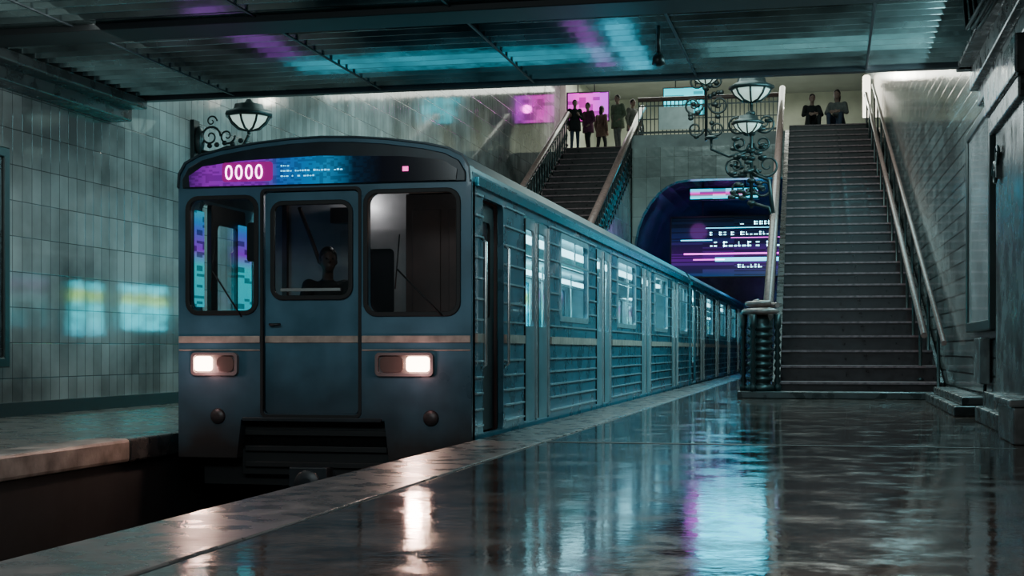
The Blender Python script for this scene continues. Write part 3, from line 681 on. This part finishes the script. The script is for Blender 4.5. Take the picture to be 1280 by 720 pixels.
for i in range(18): g.sph((cx+random.uniform(-.4,.4),cy+random.uniform(-.12,.12),random.uniform(6.1,7.6)),(.08,.04,.06),n=6)
mk('scroll_stem',g,M_iron,e); lantern(e,(cx,cy,7.6),.9,True)
RX=-1.72
RZ=(RX,14.6,3.66)
e=empty('ceiling_rod',RZ,'thin dark rod with small device hanging below the ribbed ceiling','ceiling fixture')
mk('rod',G().tube([(RX,14.6,3.78),(RX,14.6,4.08)],.02,8),M_iron,e)
mk('loudspeaker',G().lathe(RZ,[(.02,0),(.07,.02),(.06,.1),(.03,.14)],12),M_iron,e)

# ================================================================== RIGHT WALL DETAILS
def wx(y): return 2.22-.0204*y
def framed(name,x,y0,y1,z0,z1,sgn,label,cat='poster',m=None):
    e=empty(name,(x,(y0+y1)/2,z0),label,cat)
    xs=sorted((x,x+sgn*.09)); 
    mk('frame',G().plate([(y0,z0),(y1,z0),(y1,z1),(y0,z1)],[[(y0+.12,z0+.12),(y1-.12,z0+.12),(y1-.12,z1-.12),(y0+.12,z1-.12)]],'x',xs[0],xs[1]),M_iron,e,bevel=.015)
    xs=sorted((x+sgn*.01,x+sgn*.06)); mk('poster_sheet',G().box(xs[0],xs[1],y0+.1,y1-.1,z0+.1,z1-.1),m or M_poster,e)
framed('framed_poster',wx(19.3)-.02,16.6,19.4,.98,3.55,-1,'tall grey poster in dark metal frame on the tiled wall')
framed('framed_poster',-9.38,12.4,14.90,.55,3.1,1,'dark framed display case on the tiled platform wall',m=M_stone)
e=empty('utility_box',(wx(18)-.1,18,.35),'small grey electrical box with conduit on the wall','utility box')
mk('box_body',G().box(wx(18)-.14,wx(18)-.02,17.6,18.3,.35,.9),M_ped,e,bevel=.015)
mk('conduit',G().tube([(wx(18)-.05,17.9,.24),(wx(18)-.05,17.9,.4)],.02),M_iron,e)
e=empty('pilaster',(1.75,14.5,0),'grey stone pilaster with stepped cornice beside the poster','pilaster')
mk('shaft',G().box(1.68,1.87,13.4,15.6,.0,3.6,0),M_ped,e,bevel=.02)
mk('base',G().box(1.57,1.87,13.2,15.8,0,.32).box(1.50,1.87,13.1,15.9,0,.16),M_stone,e,bevel=.02)
mk('capital',G().box(1.58,1.87,13.2,15.8,3.2,3.55).box(1.62,1.87,13.3,15.7,3.0,3.2),M_stone,e,bevel=.02)
g=G(); spiral(g,(1.64,15.3,2.55),.14,1.6,1,.022,'yz'); spiral(g,(1.64,15.1,2.7),.12,1.6,-1,.02,'yz'); g.box(1.63,1.69,15.1,15.25,2.5,2.75); mk('iron_ornament',g,M_iron,e)
e=empty('pilaster',(1.9,10.6,0),'dark stone pilaster rising beside the platform wall','pilaster')
mk('shaft',G().box(1.78,1.94,9.6,11.8,0,3.54),M_ped,e,bevel=.02)
mk('base',G().box(1.58,1.94,9.5,11.9,0,.3),M_stone,e,bevel=.02)
mk('wall_bench',G().box(1.36,1.76,16.8,21.8,0,.12).box(1.46,1.75,17.0,21.6,.12,.22),M_stone,bevel=.02,label='long low dark stone ledge along the tiled wall',cat='ledge')
mk('wall_bench',G().box(1.42,1.92,11.95,13.0,0,.30).box(1.38,1.92,11.92,13.05,.30,.36),M_ped,bevel=.02,label='short pale stone ledge between the pilasters',cat='ledge')
g=G()
for k in range(3): g.tube([(1.35-.05*k,8,3.6),(1.3-.05*k,12,3.57),(1.28-.05*k,13.2,3.6),(1.25-.04*k,13.4,4.0)],.018,6)
mk('cable_bundle',g,M_black,label='black cables running under the ribbed ceiling',cat='cable')
e=empty('column_lamp',(1.1,46,7.28),'bright cream cylindrical lamp on an iron stand upstairs','lamp')
mk('lamp_glass',G().lathe((1.1,46,8.0),[(.06,0),(.12,.03),(.12,1.3),(.06,1.35)],12),mat('cream_lamp',(1,1,1),emit=(1,.93,.75),es=4),e)
mk('stand',G().lathe((1.1,46,7.28),[(.14,0),(.14,.04),(.03,.08),(.03,.68),(.1,.72)],12),M_iron,e)

# ================================================================== PEOPLE
M_skin=mat('skin',(.34,.21,.17),.5); M_skind=mat('skin_shade',(.10,.06,.05),.5); M_hair=mat('dark_hair',(.02,.014,.012),.5)
def cloth(n,c): return mat(n,c,.8,0,.25,12,bump=.2,bscale=40)
def person(loc,yaw,label,top,bot,pose='stand',scale=1,hair='short',var=0,group=None,bulk=1.0):
    if pose=='stand':
        P=dict(pel=(0,0,.95),sp=(0,.01,1.14),ch=(0,.0,1.32),nk=(0,-.005,1.47),hb=(0,-.02,1.54))
        for s,n in ((-1,'l'),(1,'r')):
            P['sh'+n]=(s*.17,0,1.40); P['hp'+n]=(s*.09,0,.9)
            st=.06 if (var+ (s>0))%2 else -.06
            P['kn'+n]=(s*.105,-.03+st,.5); P['an'+n]=(s*.12,.03+st*1.5,.08); P['to'+n]=(s*.14,-.12+st*1.5,.04)
            if var%3==0 and s>0: P['el'+n]=(.24,-.02,1.13); P['wr'+n]=(.12,-.24,1.2); P['pa'+n]=(.08,-.27,1.25)
            elif var%3==1: P['el'+n]=(s*.25,.05,1.14); P['wr'+n]=(s*.16,-.1,.98); P['pa'+n]=(s*.11,-.13,.94)
            else: P['el'+n]=(s*.24,.03,1.12); P['wr'+n]=(s*.23,-.04,.88); P['pa'+n]=(s*.22,-.06,.8)
    else:
        z0=.13 if pose=='sit' else .62
        P=dict(pel=(0,0,z0),sp=(0,-.02,z0+.2),ch=(0,-.07,z0+.38),nk=(0,-.1,z0+.53),hb=(0,-.13,z0+.60))
        for s,n in ((-1,'l'),(1,'r')):
            P['sh'+n]=(s*.17,-.07,z0+.46); P['hp'+n]=(s*.1,-.02,z0-.01)
            if pose=='sit':
                P['kn'+n]=(s*.15,-.42,.30); P['an'+n]=(s*.13,-.50,-.13); P['to'+n]=(s*.14,-.61,-.18)
                P['el'+n]=(s*.25,-.2,z0+.24); P['wr'+n]=(s*.1,-.38,z0+.26); P['pa'+n]=(s*.05,-.43,z0+.24)
            else:
                P['kn'+n]=(s*.13,-.44,.55); P['an'+n]=(s*.12,-.42,.12); P['to'+n]=(s*.13,-.55,.06)
                P['el'+n]=(s*.26,-.22,z0+.22); P['wr'+n]=(s*.2,-.45,z0+.30); P['pa'+n]=(s*.18,-.52,z0+.31)
    P={k:Vector(v) for k,v in P.items()}
    R=dict(pel=.125,sp=.115,ch=.12,nk=.055,hb=.052,sh=.07,el=.05,wr=.032,pa=.03,hp=.092,kn=.062,an=.042,to=.036)
    for k in ('pel','sp','ch','sh','el'): R[k]*=bulk
    rad=lambda k:R.get(k,R.get(k[:2]))
    E=[('pel','sp','t'),('sp','ch','t'),('nk','hb','s'),('ch','nk','t')]
    for n in 'lr': E+=[('ch','sh'+n,'t'),('sh'+n,'el'+n,'t'),('el'+n,'wr'+n,'t'),('wr'+n,'pa'+n,'s'),('pel','hp'+n,'b'),('hp'+n,'kn'+n,'b'),('kn'+n,'an'+n,'b'),('an'+n,'to'+n,'f')]
    g=G()
    for a,b,_ in E:
        if a=='ch' and b=='nk': g.tube([P[a],P[b]],[.11,.055],12); continue
        ra=rad(a); rb=rad(b)
        if a=='pel' and b[:2]=='hp': ra=rb
        if a=='ch': ra=.09
        g.tube([P[a],P[b]],[ra,rb],12)
    for k,v in P.items(): g.sph(v,rad(k),n=12)
    q=bulk
    g.sph(P['ch'],(.165*q,.115*q,.15),n=16); g.sph(P['pel'],(.16*q,.12*q,.13),n=16); g.sph(P['sp'],(.14*q,.11*q,.14),n=16)
    for n in 'lr': g.sph((P['an'+n]+Vector((0,.03,-.03))),(.036,.045,.036),n=8)
    hb=P['hb']; hc=hb+Vector((0,-.015,.10))
    g.sph(hc,(.076,.095,.115),n=18); g.sph(hc+Vector((0,-.035,-.055)),(.055,.06,.06),n=12)
    g.tube([hc+Vector((0,-.088,.015)),hc+Vector((0,-.108,-.022))],[.009,.016],8)
    g.sph(hc+Vector((0,-.09,-.055)),(.026,.012,.009),n=8)
    for s in (-1,1): g.sph(hc+Vector((s*.078,.008,-.01)),(.014,.02,.032),n=8)
    for n,s in (('l',-1),('r',1)):
        w=P['wr'+n]; p=P['pa'+n]; d=(p-w).normalized(); sd=d.cross(Vector((0,1,0)));
        if sd.length<.2: sd=d.cross(Vector((0,0,1)))
        sd.normalize(); nn=d.cross(sd)
        g.sph(p,(.034,.034,.034),n=8)
        for i,ln in enumerate((.07,.08,.076,.058)):
            b=p+sd*(-.03+.02*i)+d*.015; g.tube([b,b+d*ln*.5,b+d*ln*.85+nn*.02],[.011,.010,.008],6)
        b=p-sd*.028-d*.02; g.tube([b,b-sd*.025+d*.025,b-sd*.03+d*.05],[.012,.010,.009],6)
    bmesh.ops.recalc_face_normals(g.bm,faces=g.bm.faces)
    me=D.meshes.new('p'); g.bm.to_mesh(me); g.bm.free()
    o=D.objects.new('p',me); COL.objects.link(o)
    rm=o.modifiers.new('r','REMESH'); rm.mode='VOXEL'; rm.voxel_size=.012; rm.use_smooth_shade=True
    sm=o.modifiers.new('s','SMOOTH'); sm.factor=.5; sm.iterations=2
    C.view_layer.update(); m2=D.meshes.new_from_object(o.evaluated_get(C.evaluated_depsgraph_get())); D.objects.remove(o)
    mi={'t':0,'b':1,'s':2,'f':3}
    segs=[(P[a],P[b],mi[t]) for a,b,t in E]+[(hc,hc+Vector((0,0,.05)),2)]
    for n in 'lr': segs.append((P['pa'+n],P['pa'+n]*2-P['wr'+n],2))
    m2.materials.clear()
    for m in (top,bot,M_skind if pose=='drive' else M_skin,M_black): m2.materials.append(m)
    for f in m2.polygons:
        c=f.center; best=9; bk=0
        for a,b,k in segs:
            ab=b-a; t=max(0,min(1,(c-a).dot(ab)/max(1e-9,ab.length_squared))); dd=(c-a-ab*t).length
            if k==2 and c.z>P['nk'][2]+.03: dd-=.05
            if dd<best: best=dd; bk=k
        f.material_index=bk; f.use_smooth=True
    ob=D.objects.new('person',m2); COL.objects.link(ob); WL[ob.name]=Vector((0,0,0))
    ob['label']=label; ob['category']='person'
    if group: ob['group']=group
    g=G(); g.sph(hc+Vector((0,.018,.025)),(.088,.098,.112),n=16)
    if hair=='long': g.sph(hc+Vector((0,.06,-.07)),(.085,.05,.15),n=14)
    for v in list(g.bm.verts):
        qq=v.co-hc
        if qq.y<-.05 and qq.z<.05: v.co.y=hc.y-.02+ (qq.y+.05)*.2
    mk('hair',g,M_hair,ob)
    for s in (-1,1): mk('eye',G().sph(hc+Vector((s*.03,-.088,.012)),(.012,.008,.008),n=8),M_black,ob)
    if pose=='stand':
        g=G().lathe(P['pel'],[(.185*q,-.24),(.18*q,-.05),(.165*q,.1),(.145*q,.2)],16)
        for v in g.bm.verts: v.co.y*=.8
        mk('jacket_hem',g,top,ob)
    ob.location=loc; ob.rotation_euler[2]=yaw; ob.scale=(scale,)*3
    return ob
T_blk=cloth('black_cloth',(.015,.016,.018)); T_gry=cloth('grey_cloth',(.16,.16,.15)); T_brn=cloth('brown_cloth',(.12,.07,.05)); T_den=cloth('denim_cloth',(.04,.055,.09)); T_olv=cloth('olive_cloth',(.15,.18,.12)); T_red=cloth('plum_cloth',(.12,.03,.07))
gp='people on the upper landing'
person((-8.25,46.5,7.285),.3,'person in dark jacket standing by the magenta screen',T_blk,T_den,var=0,group=gp,scale=.98,bulk=1.15)
person((-7.85,46.8,7.285),-.6,'person in plum coat standing with hands together',T_red,T_blk,var=1,group=gp,bulk=1.2,scale=.95)
person((-7.6,48.0,7.285),2.6,'person in brown jacket seen from behind near the stairs',T_brn,T_blk,var=2,group=gp,hair='long',bulk=1.1)
person((-6.8,46.4,7.285),-.5,'person in olive jacket standing beside the iron railing',T_olv,T_gry,var=1,group=gp,bulk=1.25,scale=1.03)
person((-6.4,47.0,7.285),.9,'person in grey hoodie waiting beside the railing',T_gry,T_den,var=2,group=gp,scale=1.0,bulk=1.15)
person((-.55,43.25,7.285),.15,'person in black clothes sitting on the top step',T_blk,T_blk,pose='sit',group=gp,scale=1.08,bulk=1.1)
person((.22,43.25,7.285),-.2,'person in grey patterned jacket sitting on the top step',T_gry,T_den,pose='sit',group=gp,hair='long',scale=1.18,bulk=1.1)
person((XD,Y0+1.08,.28),.5,'train driver in dark uniform seated at the controls',T_blk,T_blk,pose='drive')

# ================================================================== LIGHTS
def area(loc,rot,sx,sy,e,col,name='area'):
    l=D.lights.new(name,'AREA'); l.shape='RECTANGLE'; l.size=sx; l.size_y=sy; l.energy=e; l.color=col
    o=D.objects.new(name,l); COL.objects.link(o); o.location=loc; o.rotation_euler=[math.radians(a) for a in rot]; return o
def pt(loc,e,col,r=.15,name='point_fill'):  # bare point lights without a modelled fitting
    l=D.lights.new(name,'POINT'); l.energy=e; l.color=col; l.shadow_soft_size=r
    o=D.objects.new(name,l); COL.objects.link(o); o.location=loc; return o
area((-3.5,28,10.7),(0,0,0),6,14,1450,(.74,1,.96),'hall_light')
area((-4,51,10.7),(0,0,0),9,6,750,(.95,1,.88),'upper_hall_light')
area((-7.0,10.5,3.8),(0,40,0),1,8,110,(.88,1,.96),'platform_light')
area((-.5,5,3.75),(0,0,0),2.5,5,70,(1,.86,.78),'near_platform_light')
area((-3.2,3.5,3.6),(58,0,0),4,1,130,(.8,.96,1),'front_fill')  # unseen fill added to brighten the train front
area((1.2,22,5.6),(0,65,0),1.2,14,720,(.36,.9,1),'side_fill')  # unseen fills added to brighten the train side
area((1.2,15.4,3.85),(0,65,0),.5,3.4,70,(.5,.93,1),'side_fill')
area((.2,18.5,3.7),(0,-60,0),1,4,60,(.8,.97,.97),'right_wall_fill')  # unseen fill light on the right wall
area((-4.6,15.8,3.0),(180,0,0),4,.8,8,(.05,.75,1),'ceiling_streak_fill')  # unseen uplights added to streak the ribbed ceiling with colour
area((-2.7,15.4,3.2),(180,0,0),.2,2.4,.9,(.9,.1,1),'ceiling_streak_fill')
area((-2.3,15.6,3.2),(180,0,0),.3,2.6,4,(.05,.7,1),'ceiling_streak_fill')
area((-6.5,14.0,3.0),(180,0,0),.4,2.6,1.6,(.7,.1,1),'ceiling_streak_fill')
area((-.2,15.9,3.0),(180,0,0),2.5,.8,3,(.4,.9,.95),'ceiling_streak_fill')
area((-6,11,2.9),(180,0,0),5,1.5,8,(.25,.9,1),'ceiling_streak_fill')
area((-3.0,44.4,4.9),(75,0,180),2.0,1.7,60,(.0,.68,.95),'cyan_streak_fill')  # unseen cyan light added for the bright streak on the floor
pt((-3.5,48.5,4.4),40,(.45,.08,1),.3); pt((-2.5,52,3.8),70,(.05,.4,1),.3); pt((-4.2,45.2,4.6),10,(.7,.1,1),.3)  # points added to tint the tunnel haze, no lamps stand there
pt((-8.4,49.0,9.2),16,(1,.05,.8))
pt((XL+1.25,Y0+1.50,2.16),6,(.92,.92,.95),.06)  # light added behind the driver to brighten the partition
pt((XR-.6,Y0+.5,1.9),1.1,(1,.72,.62),.2)
pt((0.3,46.5,9.4),70,(1,.95,.8))
w=D.worlds.new('w'); C.scene.world=w; w.use_nodes=True
w.node_tree.nodes['Background'].inputs[0].default_value=(.25,.45,.45,1); w.node_tree.nodes['Background'].inputs[1].default_value=.05
# ================================================================== CAMERA
cam=D.cameras.new('cam'); co=D.objects.new('cam',cam); COL.objects.link(co)
cam.sensor_width=36; cam.lens=36*1784/1280; cam.shift_y=77/1280
co.location=(0,0,.76); co.rotation_euler=(math.radians(90),0,math.radians(12.58)); cam.clip_end=200
C.scene.camera=co
